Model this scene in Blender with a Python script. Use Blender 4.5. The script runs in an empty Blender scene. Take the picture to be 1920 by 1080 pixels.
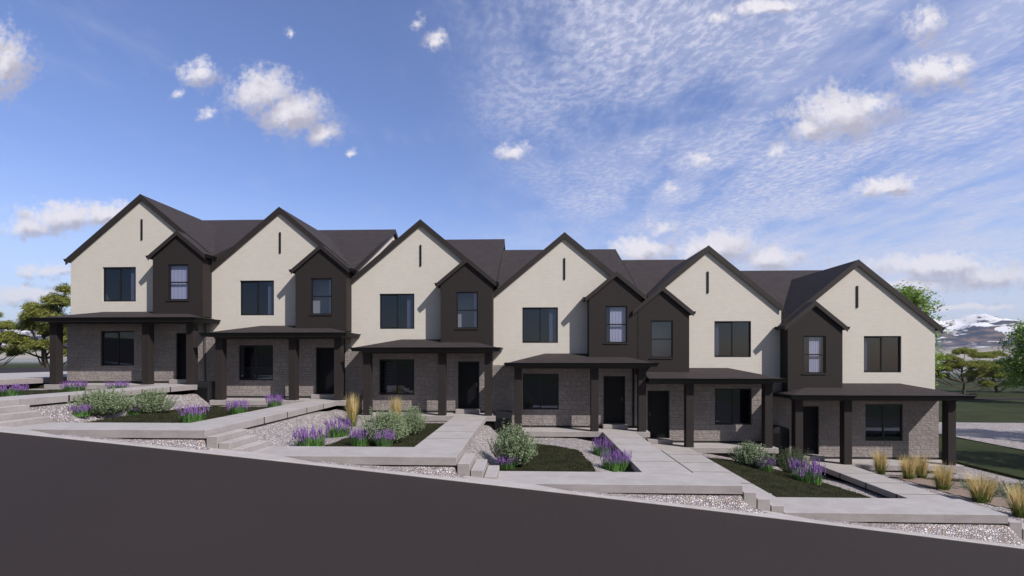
import bpy, math, random
from math import radians, sin, cos, pi
from mathutils import Vector, noise as mn
random.seed(7)
S = bpy.context.scene
C = S.collection

# ------------------------------------------------------------------ camera
cam = bpy.data.cameras.new('camera'); cam_o = bpy.data.objects.new('camera', cam); C.objects.link(cam_o)
cam_o.location = (0, -21.12, 0)                       # eye level is z = 0
cam_o.rotation_euler = (radians(90), 0, 0.03665)
cam.sensor_width = 36; cam.lens = 923.8/1920*36
cam.shift_y = (670.65-540)/1920
cam.clip_start = 0.1; cam.clip_end = 20000
S.camera = cam_o

# ------------------------------------------------------------------ light
S.view_settings.view_transform = 'Standard'; S.view_settings.look = 'None'
S.view_settings.exposure = 0.12; S.view_settings.gamma = 1
SUN_DIR = Vector((1.24, -1.0, 1.42)).normalized()
sun = bpy.data.lights.new('sun', 'SUN'); sun.energy = 4.5; sun.angle = radians(0.55); sun.color = (1.0, .93, .88)
sun_o = bpy.data.objects.new('sun', sun); C.objects.link(sun_o)
sun_o.rotation_euler = (-SUN_DIR).to_track_quat('-Z', 'Y').to_euler(); sun_o.location = (20, -20, 25)

CLOUDS = [(-1.107,0.622,0.061,0.068),(-1.148,0.655,0.070,0.062),(-0.686,0.591,0.041,0.031),(-0.736,0.551,0.016,0.014),(-0.669,0.508,0.018,0.017),(-0.552,0.545,0.082,0.052),(-0.494,0.505,0.080,0.048),(-0.427,0.464,0.038,0.029),(-0.371,0.421,0.016,0.009),(-0.233,0.686,0.016,0.017),(-0.191,0.648,0.024,0.024),(-0.496,0.671,0.010,0.009),(-0.033,0.421,0.035,0.018),(0.783,0.657,0.043,0.038),(0.794,0.559,0.071,0.036),(0.839,0.569,0.037,0.025),(0.619,0.482,0.110,0.052),(0.557,0.456,0.047,0.025),(0.671,0.497,0.051,0.030),(0.498,0.413,0.021,0.017),(0.338,0.399,0.021,0.015),(0.282,0.345,0.013,0.015),(-0.979,0.294,0.110,0.034),(-1.048,0.276,0.070,0.025),(-0.886,0.300,0.069,0.027),(-1.019,0.183,0.058,0.018),(-1.048,0.130,0.128,0.022),(0.267,0.256,0.028,0.019),(0.226,0.215,0.064,0.028),(0.380,0.219,0.089,0.038),(0.474,0.197,0.073,0.028),(0.327,0.214,0.042,0.026),(0.804,0.179,0.152,0.029),(0.895,0.158,0.111,0.029),(0.743,0.143,0.122,0.019),(0.474,0.700,0.062,0.015),(0.374,0.678,0.025,0.011),(0.702,0.338,0.061,0.021),(0.844,0.100,0.121,0.008)]

class NT:
    def __init__(s, tree): s.t = tree; s.n = tree.nodes; s.l = tree.links
    def new(s, typ, **kw):
        n = s.n.new(typ)
        for k, v in kw.items(): setattr(n, k, v)
        return n
    def set(s, sock, v):
        if v is None: return
        if isinstance(v, bpy.types.NodeSocket): s.l.new(v, sock)
        else: sock.default_value = v
    def math(s, op, a, b=None, c=None, clamp=False):
        n = s.new('ShaderNodeMath', operation=op); n.use_clamp = clamp
        s.set(n.inputs[0], a); s.set(n.inputs[1], b); s.set(n.inputs[2], c)
        return n.outputs[0]
    def vm(s, op, a, b=None):
        n = s.new('ShaderNodeVectorMath', operation=op)
        s.set(n.inputs[0], a); s.set(n.inputs[1], b)
        return n.outputs['Value'] if op in ('LENGTH', 'DOT_PRODUCT') else n.outputs[0]
    def noise(s, vec, scale, detail=4, rough=.5, dist=0., col=False):
        n = s.new('ShaderNodeTexNoise'); s.set(n.inputs['Vector'], vec)
        n.inputs['Scale'].default_value = scale; n.inputs['Detail'].default_value = detail
        n.inputs['Roughness'].default_value = rough; n.inputs['Distortion'].default_value = dist
        return n.outputs['Color'] if col else n.outputs['Fac']
    def remap(s, v, a, b, c=0., d=1., smooth=True):
        n = s.new('ShaderNodeMapRange'); n.interpolation_type = 'SMOOTHSTEP' if smooth else 'LINEAR'
        s.set(n.inputs[0], v)
        for i, x in enumerate((a, b, c, d)): s.set(n.inputs[i+1], x)
        return n.outputs[0]
    def mix(s, f, a, b, blend='MIX'):
        n = s.new('ShaderNodeMix', data_type='RGBA', blend_type=blend)
        s.set(n.inputs[0], f); s.set(n.inputs[6], a); s.set(n.inputs[7], b)
        return n.outputs[2]
    def comb(s, x, y, z):
        n = s.new('ShaderNodeCombineXYZ'); s.set(n.inputs[0], x); s.set(n.inputs[1], y); s.set(n.inputs[2], z); return n.outputs[0]
    def sep(s, v):
        n = s.new('ShaderNodeSeparateXYZ'); s.set(n.inputs[0], v); return n.outputs

def build_world():
    w = bpy.data.worlds.new('World'); S.world = w; w.use_nodes = True
    t = NT(w.node_tree); t.n.clear()
    out = t.new('ShaderNodeOutputWorld'); bg = t.new('ShaderNodeBackground')
    bg.inputs['Strength'].default_value = SKY_STRENGTH
    sky = t.new('ShaderNodeTexSky', sky_type='NISHITA'); sky.sun_disc = False
    sky.sun_elevation = math.asin(SUN_DIR.z); sky.sun_rotation = math.atan2(SUN_DIR.x, SUN_DIR.y)
    sky.air_density = 1.0; sky.dust_density = 0.6; sky.ozone_density = 1.6; sky.altitude = 0
    d = t.new('ShaderNodeTexCoord').outputs['Generated']
    x, y, z = t.sep(d)
    yy = t.math('MAXIMUM', y, .02)
    q = t.comb(t.math('DIVIDE', x, yy), t.math('DIVIDE', z, yy), 0.)
    zz = t.math('MAXIMUM', z, .02)
    p = t.comb(t.math('DIVIDE', x, zz), t.math('DIVIDE', y, zz), 0.)
    front = t.remap(y, .05, .2)
    # --- cumulus: puffs of different size, edges broken up by noise
    warp = t.vm('MULTIPLY', t.vm('SUBTRACT', t.noise(q, 26, 5, .55, col=True), (.5, .5, .5)), (.035, .03, 0))
    def field(off):
        qq = t.vm('ADD', t.vm('ADD', q, off), warp); acc = None
        for cx, cy, a, b in CLOUDS:
            v = t.vm('LENGTH', t.vm('MULTIPLY', t.vm('SUBTRACT', qq, (cx, cy, 0)), (1/a/1.32, 1/b/1.32, 0)))
            pk = min(1., .45+a/.06*.55)
            if pk < 1: v = t.math('ADD', t.math('MULTIPLY', v, pk), 1-pk)
            acc = v if acc is None else t.math('MINIMUM', acc, v)
        return t.math('SUBTRACT', 1., acc)
    fbm = t.noise(q, 24, 8, .62); fb2 = t.noise(q, 90, 4, .6)
    n_ = t.math('ADD', t.math('MULTIPLY', t.math('SUBTRACT', fbm, .5), 1.7), t.math('MULTIPLY', t.math('SUBTRACT', fb2, .5), .8))
    f0 = field((0, 0, 0)); f1 = field((-.012, .022, 0))
    body = t.math('ADD', f0, n_)
    low = t.remap(z, .02, .30, .80, .97)                     # clouds near the horizon are thinner
    a_cu = t.math('MULTIPLY', t.math('MULTIPLY', t.remap(body, -.02, .78), front), low)
    lit = t.math('ADD', t.math('MULTIPLY', t.math('SUBTRACT', f0, f1), .9), t.math('MULTIPLY', t.math('SUBTRACT', fbm, .5), -1.3))
    c_cu = t.mix(t.remap(lit, -.30, .40), (4.4, 4.3, 5.2, 1), (8.2, 7.9, 8.4, 1))
    # --- high thin mackerel cloud on a flat layer, drawn out along Y
    pw = t.vm('ADD', p, t.vm('MULTIPLY', t.vm('SUBTRACT', t.noise(p, 2.2, 3, .5, col=True), (.5, .5, .5)), (.16, .16, 0)))
    px, py, pz = t.sep(pw)
    rip = t.noise(t.comb(t.math('ADD', t.math('MULTIPLY', px, 30.), t.math('MULTIPLY', py, 6.)), t.math('MULTIPLY', py, 24.), 0.), 1., 3, .6)
    strk = t.noise(t.comb(t.math('MULTIPLY', px, 4.), t.math('MULTIPLY', py, 1.7), 3.), 1., 6, .6)
    patch = t.noise(p, .9, 3, .5)
    edge = t.math('ADD', t.sep(q)[0], t.math('MULTIPLY', t.math('SUBTRACT', t.sep(q)[1], .35), .35))
    side = t.remap(t.math('ADD', edge, t.math('MULTIPLY', t.math('SUBTRACT', patch, .5), .6)), -.22, .30)
    veil = t.remap(t.math('ADD', t.math('MULTIPLY', strk, .62), t.math('MULTIPLY', patch, .38)), .34, .60)
    grain = t.remap(rip, .34, .68, .38, 1.)
    a_ci = t.math('MULTIPLY', t.math('MULTIPLY', side, veil), grain)
    a_ci = t.math('MULTIPLY', t.math('MULTIPLY', a_ci, t.remap(z, .03, .22, .75, 1.)), .9)
    a_ci = t.math('MAXIMUM', a_ci, t.math('MULTIPLY', t.math('MULTIPLY', t.remap(strk, .5, .85), .22), t.remap(z, .02, .2)))
    tint = t.mix(1., sky.outputs[0], t.mix(t.remap(y, -.35, .2), (.60, .56, .61, 1), (1.20, 1.22, 1.60, 1)), 'MULTIPLY')  # unseen sky behind the camera dimmed and tinted to cut fill on facades
    hz = t.math('MULTIPLY', t.remap(z, .0, .32, .64, 0.), front)                            # pale humid band low down
    base = t.mix(hz, tint, (5.6, 6.6, 8.2, 1))
    a_ci = t.math('MAXIMUM', a_ci, t.math('MULTIPLY', t.math('MULTIPLY', side, t.remap(strk, .3, .62)), .42))
    a_ci = t.math('MULTIPLY', a_ci, front)
    base = t.mix(a_ci, base, (6.3, 6.4, 7.9, 1))
    base = t.mix(a_cu, base, c_cu)
    t.l.new(base, bg.inputs['Color']); t.l.new(bg.outputs[0], out.inputs[0])
SKY_STRENGTH = 0.10
build_world()

# ------------------------------------------------------------------ materials
def mat(name, fn):
    m = bpy.data.materials.new(name); m.use_nodes = True
    t = NT(m.node_tree); b = t.n['Principled BSDF']
    fn(t, b); return m
def bump(t, b, h, strength=.3, dist=.02):
    n = t.new('ShaderNodeBump'); n.inputs['Strength'].default_value = strength; n.inputs['Distance'].default_value = dist
    t.set(n.inputs['Height'], h); t.l.new(n.outputs[0], b.inputs['Normal'])
def gpos(t): return t.new('ShaderNodeNewGeometry').outputs['Position']
def facade_uv(t, sx=1., sz=1.):
    x, y, z = t.sep(gpos(t)); return t.comb(t.math('MULTIPLY', t.math('ADD', x, y), sx), t.math('MULTIPLY', z, sz), 0.)
def simple(col, rough=.6, nscale=3., namt=.12, spec=.5, metal=0., bmp=0.):
    def f(t, b):
        n = t.noise(gpos(t), nscale, 5, .6)
        v = t.remap(n, .25, .75, 1-namt, 1+namt, False)
        c = t.mix(1., (*col, 1), t.comb(v, v, v), 'MULTIPLY')
        t.set(b.inputs['Base Color'], c); b.inputs['Roughness'].default_value = rough
        b.inputs['Specular IOR Level'].default_value = spec; b.inputs['Metallic'].default_value = metal
        if bmp: bump(t, b, t.noise(gpos(t), 60, 3, .6), bmp, .01)
    return f
def f_stucco(t, b):                                  # cream painted brick
    uv = facade_uv(t)
    br = t.new('ShaderNodeTexBrick'); t.set(br.inputs['Vector'], uv)
    br.inputs['Scale'].default_value = 1; br.inputs['Brick Width'].default_value = .21; br.inputs['Row Height'].default_value = .075
    br.inputs['Mortar Size'].default_value = .006; br.inputs['Mortar Smooth'].default_value = .6
    br.inputs['Color1'].default_value = (.61, .58, .52, 1); br.inputs['Color2'].default_value = (.64, .61, .545, 1); br.inputs['Mortar'].default_value = (.55, .52, .47, 1)
    n = t.noise(gpos(t), 1.2, 4, .6)
    v = t.remap(n, .3, .7, .98, 1.02, False)
    t.set(b.inputs['Base Color'], t.mix(1., br.outputs[0], t.comb(v, v, v), 'MULTIPLY')); b.inputs['Roughness'].default_value = .75
    bump(t, b, t.math('ADD', t.math('MULTIPLY', br.outputs['Fac'], -1.), t.noise(gpos(t), 40, 3, .6)), .35, .006)
def f_stone(t, b):                                   # split-face block in courses
    uv0 = facade_uv(t)
    w = t.vm('MULTIPLY', t.vm('SUBTRACT', t.noise(uv0, 6, 2, .5, col=True), (.5, .5, .5)), (.04, .016, 0))
    uv = t.vm('ADD', uv0, w)
    def brick(wd, ht, off):
        br = t.new('ShaderNodeTexBrick'); t.set(br.inputs['Vector'], t.vm('ADD', uv, (off, off*.37, 0)))
        br.inputs['Scale'].default_value = 1; br.inputs['Brick Width'].default_value = wd; br.inputs['Row Height'].default_value = ht
        br.inputs['Mortar Size'].default_value = .006; br.inputs['Mortar Smooth'].default_value = .4; br.offset = .37; br.squash = .6; br.squash_frequency = 3
        br.inputs['Color1'].default_value = (.300, .268, .256, 1); br.inputs['Color2'].default_value = (.262, .235, .226, 1); br.inputs['Mortar'].default_value = (.195, .172, .163, 1)
        return br
    b1 = brick(.40, .2, 0.); b2 = brick(.27, .1, 3.3)
    sel = t.remap(t.noise(uv0, 2.2, 2, .5), .47, .53)
    
    n = t.noise(t.vm('MULTIPLY', gpos(t), (1.6, 1.6, 1)), 11, 7, .75); v = t.remap(n, .3, .7, .72, 1.25, False)
    n2 = t.noise(gpos(t), 1.1, 3, .6); v2 = t.remap(n2, .3, .7, .92, 1.08, False)
    c = t.mix(1., t.mix(sel, b1.outputs[0], b2.outputs[0]), t.comb(v, v, v), 'MULTIPLY')
    c = t.mix(1., c, t.comb(v2, v2, v2), 'MULTIPLY')
    t.set(b.inputs['Base Color'], c); b.inputs['Roughness'].default_value = .9
    bf = t.math('ADD', t.math('MULTIPLY', b1.outputs['Fac'], t.math('SUBTRACT', 1., sel)), t.math('MULTIPLY', b2.outputs['Fac'], sel))
    h = t.math('ADD', t.math('MULTIPLY', bf, -1.1), t.math('MULTIPLY', t.noise(gpos(t), 11, 6, .65), 1.6))
    bump(t, b, h, .8, .035)
def f_shingle(t, b):
    x, y, z = t.sep(gpos(t))
    uv = t.comb(t.math('ADD', x, t.math('MULTIPLY', y, .83)), z, 0.)
    br = t.new('ShaderNodeTexBrick'); t.set(br.inputs['Vector'], uv)
    br.inputs['Scale'].default_value = 1; br.inputs['Brick Width'].default_value = .32; br.inputs['Row Height'].default_value = .085
    br.inputs['Mortar Size'].default_value = .007; br.inputs['Mortar Smooth'].default_value = .5
    br.inputs['Color1'].default_value = (.050, .041, .042, 1); br.inputs['Color2'].default_value = (.041, .034, .035, 1); br.inputs['Mortar'].default_value = (.027, .022, .023, 1)
    n = t.noise(gpos(t), 2.5, 5, .65); v = t.remap(n, .3, .7, .86, 1.14, False)
    t.set(b.inputs['Base Color'], t.mix(1., br.outputs[0], t.comb(v, v, v), 'MULTIPLY')); b.inputs['Roughness'].default_value = .85
    b.inputs['Specular IOR Level'].default_value = .25
    bump(t, b, t.math('SUBTRACT', t.noise(gpos(t), 90, 2, .6), br.outputs['Fac']), .5, .008)
def f_concrete(t, b):
    n = t.noise(gpos(t), 1.6, 7, .65, .4); n2 = t.noise(t.vm('MULTIPLY', gpos(t), (1, 5, 5)), 2.4, 6, .7)
    f = t.math('ADD', t.math('MULTIPLY', n, .5), t.math('MULTIPLY', n2, .5))
    c = t.mix(t.remap(f, .34, .66), (.36, .34, .33, 1), (.455, .435, .425, 1))
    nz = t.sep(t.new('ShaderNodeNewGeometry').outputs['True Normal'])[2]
    c = t.mix(t.remap(nz, .5, .8), t.mix(1., c, (.80, .775, .775, 1), 'MULTIPLY'), c)   # upright formed faces darkened in colour to add riser shade, broomed tops left light
    sp = t.remap(t.noise(gpos(t), 55, 3, .6), .35, .65, .93, 1.05, False)
    t.set(b.inputs['Base Color'], t.mix(1., c, t.comb(sp, sp, sp), 'MULTIPLY')); b.inputs['Roughness'].default_value = .82
    b.inputs['Specular IOR Level'].default_value = .3
    bump(t, b, t.noise(gpos(t), 70, 4, .65), .25, .006)
def f_asphalt(t, b):
    n = t.noise(gpos(t), .25, 4, .5); n2 = t.noise(gpos(t), 120, 2, .7)
    x, y, z = t.sep(gpos(t))
    wv = t.new('ShaderNodeTexWave', wave_type='BANDS', bands_direction='X'); t.set(wv.inputs['Vector'], gpos(t))
    wv.inputs['Scale'].default_value = 2.2; wv.inputs['Distortion'].default_value = .6
    v = t.math('MULTIPLY', t.remap(n, .3, .7, .95, 1.06, False), t.math('MULTIPLY', t.remap(n2, .3, .7, .84, 1.16, False), t.remap(wv.outputs['Fac'], 0., 1., .975, 1.02, False)))
    t.set(b.inputs['Base Color'], t.mix(1., (.033, .0265, .026, 1), t.comb(v, v, v), 'MULTIPLY')); b.inputs['Roughness'].default_value = .9
    b.inputs['Specular IOR Level'].default_value = .2
    bump(t, b, n2, .5, .01)
def f_gravel(t, b):
    g = t.vm('ADD', gpos(t), t.vm('MULTIPLY', t.noise(gpos(t), 9, 2, .5, col=True), (.06, .06, .06)))
    vo = t.new('ShaderNodeTexVoronoi', feature='F1'); t.set(vo.inputs['Vector'], g); vo.inputs['Scale'].default_value = 19
    ve = t.new('ShaderNodeTexVoronoi', feature='DISTANCE_TO_EDGE'); t.set(ve.inputs['Vector'], g); ve.inputs['Scale'].default_value = 19
    r = t.sep(vo.outputs['Color'])
    c = t.mix(t.remap(r[0], 0., 1., 0., 1., False), (.30, .27, .28, 1), (.74, .68, .68, 1))
    c = t.mix(t.remap(r[1], .72, .8), c, (.46, .37, .31, 1)); c = t.mix(t.remap(r[2], .78, .86), c, (.66, .64, .64, 1))
    gap = t.remap(ve.outputs['Distance'], .0, .07)
    c = t.mix(gap, (.13, .12, .125, 1), c)
    big = t.remap(t.noise(gpos(t), .9, 3, .5), .3, .7, .92, 1.08, False)
    t.set(b.inputs['Base Color'], t.mix(1., c, t.comb(big, big, big), 'MULTIPLY')); b.inputs['Roughness'].default_value = .85
    bump(t, b, t.math('SUBTRACT', t.remap(ve.outputs['Distance'], .0, .25), t.math('MULTIPLY', vo.outputs['Distance'], .3)), 1., .03)
def f_turf(t, b):
    n = t.noise(gpos(t), 2.4, 6, .65); n2 = t.noise(gpos(t), 50, 3, .7)
    c = t.mix(t.remap(n, .35, .65), (.017, .018, .010, 1), (.036, .038, .019, 1))
    v = t.remap(n2, .3, .7, .5, 1.6, False)
    t.set(b.inputs['Base Color'], t.mix(1., c, t.comb(v, v, v), 'MULTIPLY')); b.inputs['Roughness'].default_value = .95
    b.inputs['Specular IOR Level'].default_value = .1
    bump(t, b, n2, .8, .03)
def f_lawn(t, b):
    n = t.noise(gpos(t), .35, 6, .6); n2 = t.noise(gpos(t), 14, 4, .7)
    c = t.mix(t.remap(n, .35, .65), (.029, .037, .015, 1), (.044, .055, .023, 1))
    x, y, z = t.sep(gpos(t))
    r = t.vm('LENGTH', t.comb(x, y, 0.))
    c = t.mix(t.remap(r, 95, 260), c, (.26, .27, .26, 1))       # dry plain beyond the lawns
    v = t.remap(n2, .3, .7, .75, 1.25, False)
    t.set(b.inputs['Base Color'], t.mix(1., c, t.comb(v, v, v), 'MULTIPLY')); b.inputs['Roughness'].default_value = .95
    b.inputs['Specular IOR Level'].default_value = .1
    bump(t, b, n2, .5, .03)
def f_mulch(t, b):
    n = t.noise(t.vm('MULTIPLY', gpos(t), (1, 2.2, 1)), 26, 5, .75); n1 = t.noise(gpos(t), 3, 3, .6)
    c = t.mix(t.remap(n, .35, .65), (.13, .085, .06, 1), (.40, .31, .25, 1))
    t.set(b.inputs['Base Color'], t.mix(t.remap(n1, .35, .7), c, (.30, .24, .20, 1))); b.inputs['Roughness'].default_value = .95
    bump(t, b, n, 1., .03)
def f_mountain(t, b):
    g = t.new('ShaderNodeNewGeometry'); x, y, z = t.sep(g.outputs['Position']); nx, ny, nz = t.sep(g.outputs['Normal'])
    n = t.noise(g.outputs['Position'], .010, 9, .66, .5); n2 = t.noise(t.vm('MULTIPLY', g.outputs['Position'], (1, 1, 3)), .02, 6, .65)
    rock = t.mix(t.remap(n2, .40, .72), (.028, .045, .085, 1), (.24, .17, .14, 1))
    s = t.math('ADD', t.math('MULTIPLY', t.math('SUBTRACT', n, .5), 3.4), t.math('MULTIPLY', t.math('SUBTRACT', z, 130.), .006))
    s = t.math('ADD', s, t.math('MULTIPLY', t.math('SUBTRACT', nz, .83), 2.6))
    snow = t.remap(s, .06, .22)
    low = t.mix(t.remap(n2, .3, .7), (.30, .28, .22, 1), (.42, .39, .33, 1))
    c = t.mix(snow, rock, (.78, .78, .80, 1)); c = t.mix(t.remap(z, 12, 42), low, c)
    t.set(b.inputs['Base Color'], c); b.inputs['Roughness'].default_value = .9; b.inputs['Specular IOR Level'].default_value = .1
def f_leaf(c1, c2, trans=.35, rough=.6):
    def f(t, b):
        oi = t.new('ShaderNodeNewGeometry')
        n = t.noise(gpos(t), 6, 3, .6); r = oi.outputs['Random Per Island']
        v = t.math('ADD', t.math('MULTIPLY', n, .5), t.math('MULTIPLY', r, .5))
        c = t.mix(t.remap(v, .3, .7), (*c1, 1), (*c2, 1))
        t.set(b.inputs['Base Color'], c); b.inputs['Roughness'].default_value = rough; b.inputs['Specular IOR Level'].default_value = .25
        tr = t.new('ShaderNodeBsdfTranslucent'); t.set(tr.inputs['Color'], c)
        mx = t.new('ShaderNodeMixShader'); mx.inputs[0].default_value = trans
        t.l.new(b.outputs[0], mx.inputs[1]); t.l.new(tr.outputs[0], mx.inputs[2])
        t.l.new(mx.outputs[0], t.n['Material Output'].inputs['Surface'])
    return f
def f_glass(t, b):
    tr = t.new('ShaderNodeBsdfTransparent'); tr.inputs[0].default_value = (.60, .63, .72, 1)
    gl = t.new('ShaderNodeBsdfGlossy'); gl.inputs['Roughness'].default_value = .015; gl.inputs['Color'].default_value = (.72, .82, 1, 1)
    g = t.new('ShaderNodeNewGeometry'); cs = t.math('ABSOLUTE', t.vm('DOT_PRODUCT', g.outputs['Normal'], g.outputs['Incoming']))
    fr = t.math('ADD', .11, t.math('MULTIPLY', .89, t.math('POWER', t.math('SUBTRACT', 1., cs), 5.)))      # same from both sides of the sheet
    mx = t.new('ShaderNodeMixShader'); t.l.new(fr, mx.inputs[0]); t.l.new(tr.outputs[0], mx.inputs[1]); t.l.new(gl.outputs[0], mx.inputs[2])
    t.l.new(mx.outputs[0], t.n['Material Output'].inputs['Surface'])
M = {k: mat(k, f) for k, f in dict(
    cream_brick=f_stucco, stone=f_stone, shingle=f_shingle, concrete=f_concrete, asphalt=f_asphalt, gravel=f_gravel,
    turf=f_turf, lawn=f_lawn, mulch=f_mulch, mountain=f_mountain, glass=f_glass,
    dark_stucco=simple((.026, .0205, .0195), .75, 2.5, .08, .3, bmp=.3), dark_trim=simple((.030, .0245, .023), .55, 3, .08, .35),
    black_metal=simple((.0065, .0072, .008), .5, 3, .1, .2), door_black=simple((.006, .0065, .009), .5, 3, .08, .2),
    frame_black=simple((.012, .012, .013), .4, 3, .05, .4), soffit=simple((.10, .095, .095), .8, 2, .05, .2),
    room=simple((.13, .13, .18), .9, 1., .08, .1), joint=simple((.03, .028, .028), .9, 4, .1, .1), sheer=simple((.17, .18, .25), .9, 2., .06, .1), blind_slat=simple((.10, .10, .115), .7, 2, .06, .2), curtain=simple((.78, .76, .84), .9, 2., .06, .1),
    base_dark=simple((.035, .034, .036), .8, 4, .1, .2), unit_grey=simple((.017, .018, .021), .5, 4, .1, .25),
    steel=simple((.09, .09, .09), .45, 4, .1, .5, .6),
    bark=simple((.10, .08, .065), .95, 5, .3, .1, bmp=.6),
    pine_needles=f_leaf((.15, .18, .045), (.47, .49, .14), .4), broad_leaf=f_leaf((.10, .19, .03), (.32, .46, .08), .45),
    lav_green=f_leaf((.08, .20, .04), (.20, .40, .10), .35), lav_flower=f_leaf((.20, .09, .36), (.42, .24, .56), .35),
    sage_leaf=f_leaf((.20, .27, .14), (.34, .42, .25), .3), sage_stem=f_leaf((.05, .06, .03), (.10, .11, .06), .1),
    straw=f_leaf((.52, .40, .15), (.84, .72, .42), .4), reed_green=f_leaf((.10, .15, .03), (.24, .30, .07), .35),
    blue_leaf=f_leaf((.09, .15, .10), (.22, .30, .22), .3), blade=f_leaf((.022, .025, .010), (.075, .080, .030), .25),
).items()}

# ------------------------------------------------------------------ mesh helpers
class MB:
    def __init__(s, o=(0, 0, 0)): s.v = []; s.f = []; s.o = o
    def quad(s, *p):
        i = len(s.v); s.v += [tuple(a) for a in p]; s.f.append(tuple(range(i, i+len(p))))
    def box(s, x0, x1, y0, y1, z0, z1):
        if x0 > x1: x0, x1 = x1, x0
        i = len(s.v)
        s.v += [(x, y, z) for z in (z0, z1) for x, y in ((x0, y0), (x1, y0), (x1, y1), (x0, y1))]
        s.f += [tuple(i+k for k in f) for f in ((3, 2, 1, 0), (4, 5, 6, 7), (0, 1, 5, 4), (1, 2, 6, 5), (2, 3, 7, 6), (3, 0, 4, 7))]
        return s
    def prism(s, pts, y0, y1, axis='y'):
        """polygon given as (a, z) swept along y (a = x) or along x (a = y)"""
        i = len(s.v); n = len(pts)
        for q in (y0, y1):
            s.v += [((a, q, z) if axis == 'y' else (q, a, z)) for a, z in pts]
        s.f.append(tuple(i+k for k in range(n))); s.f.append(tuple(i+n+k for k in reversed(range(n))))
        for k in range(n):
            l = (k+1) % n; s.f.append((i+l, i+k, i+n+k, i+n+l))
        return s
    def tube(s, p, q, r0, r1, n=6):
        p = Vector(p); q = Vector(q); d = (q-p).normalized(); a = d.orthogonal().normalized(); b = d.cross(a); i = len(s.v)
        for c, r in ((p, r0), (q, r1)):
            for k in range(n):
                w = 2*pi*k/n; s.v.append(tuple(c+(a*cos(w)+b*sin(w))*r))
        for k in range(n):
            l = (k+1) % n; s.f.append((i+k, i+l, i+n+l, i+n+k))
        return s
    def build(s, name, m, parent=None, bevel=0., smooth=False, fix=True):
        me = bpy.data.meshes.new(name)
        ox, oy, oz = s.o
        me.from_pydata([(x-ox, y-oy, z-oz) for x, y, z in s.v], [], s.f); me.validate()
        if fix:
            import bmesh
            bm = bmesh.new(); bm.from_mesh(me); bmesh.ops.recalc_face_normals(bm, faces=bm.faces)
            if bevel: 
                bmesh.ops.remove_doubles(bm, verts=bm.verts, dist=1e-5)
                bmesh.ops.bevel(bm, geom=[e for e in bm.edges if len(e.link_faces) == 2 and e.calc_face_angle(0) > .5], offset=bevel, segments=1, affect='EDGES')
            bm.to_mesh(me); bm.free()
        if smooth: me.polygons.foreach_set('use_smooth', [True]*len(me.polygons))
        me.materials.append(M[m]); o = bpy.data.objects.new(name, me); C.objects.link(o)
        if parent: o.parent = parent
        else: o.location = s.o
        return o
def tag(o, label=None, cat=None, group=None, kind=None):
    for k, v in (('label', label), ('category', cat), ('group', group), ('kind', kind)):
        if v: o[k] = v
    return o
def empty(name, loc):
    o = bpy.data.objects.new(name, None); C.objects.link(o); o.location = loc; o.empty_display_size = .3; return o
def lerp(pts, x):
    if x <= pts[0][0]: return pts[0][1]
    for (a, b), (c, d) in zip(pts, pts[1:]):
        if x <= c: return b+(d-b)*(x-a)/(c-a)
    return pts[-1][1]

# ------------------------------------------------------------------ levels measured along the street
X_ = [None, -17.108, -10.898, -4.718, 1.469, 7.507, 13.666]        # gable centre of each house
Z_ = [None, 0, -.632, -1.237, -1.850, -2.461, -3.100]             # height step of each house
FL = [None] + [z-1.12 for z in Z_[1:]]                             # porch floor levels
B_ = [-20.36, -13.95, -7.77, -1.58, 4.60, 10.55, 16.83]            # party walls
def zc(x):                                                         # street edge
    x2 = max(-16, min(14, x)); z = -2.978-.1052*x2-.00052*x2*x2
    return z-.0995*(x-x2) if x > -60 else z+.0995*44

# ------------------------------------------------------------------ ground, road, kerb
def grid(mb, xs, ys, fn):
    i = len(mb.v); nx = len(xs)
    for y in ys:
        for x in xs: mb.v.append((x, y, fn(x, y)))
    for b in range(len(ys)-1):
        for a in range(nx-1): mb.f.append((i+b*nx+a, i+b*nx+a+1, i+(b+1)*nx+a+1, i+(b+1)*nx+a))
    return mb
def ground_z(x, y):
    L = lerp([(-21, -1.35), (18.5, -4.52)], x)
    if -30 < x < 18.55 and -9.9 < y < 13.2: L -= 1.2
    if y <= -9.9: L = min(L, zc(x)-.35) if abs(x) < 80 else L
    if y < -42: L = zc(max(-60, min(60, x)))-.1
    return L
xs = [-6000, -2500, -1000, -400, -200, -100, -80, -60, -45, -30.01, -29.99, -21] + [-20+2*k for k in range(20)] + [18.54, 18.56, 24, 30, 45, 60, 80, 120, 250, 600, 1500, 6000]
ys = [-200, -80, -42.1, -41.9, -30, -20, -9.91, -9.89, -5, 0, 13.19, 13.21, 20, 30, 45, 60, 80, 120, 200, 400, 900, 2500, 6500]
tag(grid(MB(), xs, ys, ground_z).build('ground', 'lawn', fix=False), kind='structure')
tag(grid(MB(), [-80+2*k for k in range(81)], [-42, -34, -26, -18, -10.0], lambda x, y: zc(x)).build('road', 'asphalt', fix=False), kind='structure')
PAVE = {1: (-26, -13.86), 2: (-13.0, -7.84), 3: (-6.95, -1.75), 4: (-.80, 4.93), 5: (5.88, 10.88), 6: (11.8, 24)}
def kerb_in(x):                                                    # kerb widens to meet each pavement where they are level
    for i, (a, b) in PAVE.items():
        if a-.9 < x < b:
            d = zc(x)-(FL[i]-.10)
            return -9.80+.305*max(0, min(1, d/.10))
    return -9.80
kb = MB()
kx = [-60+.25*k for k in range(401)]
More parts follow.
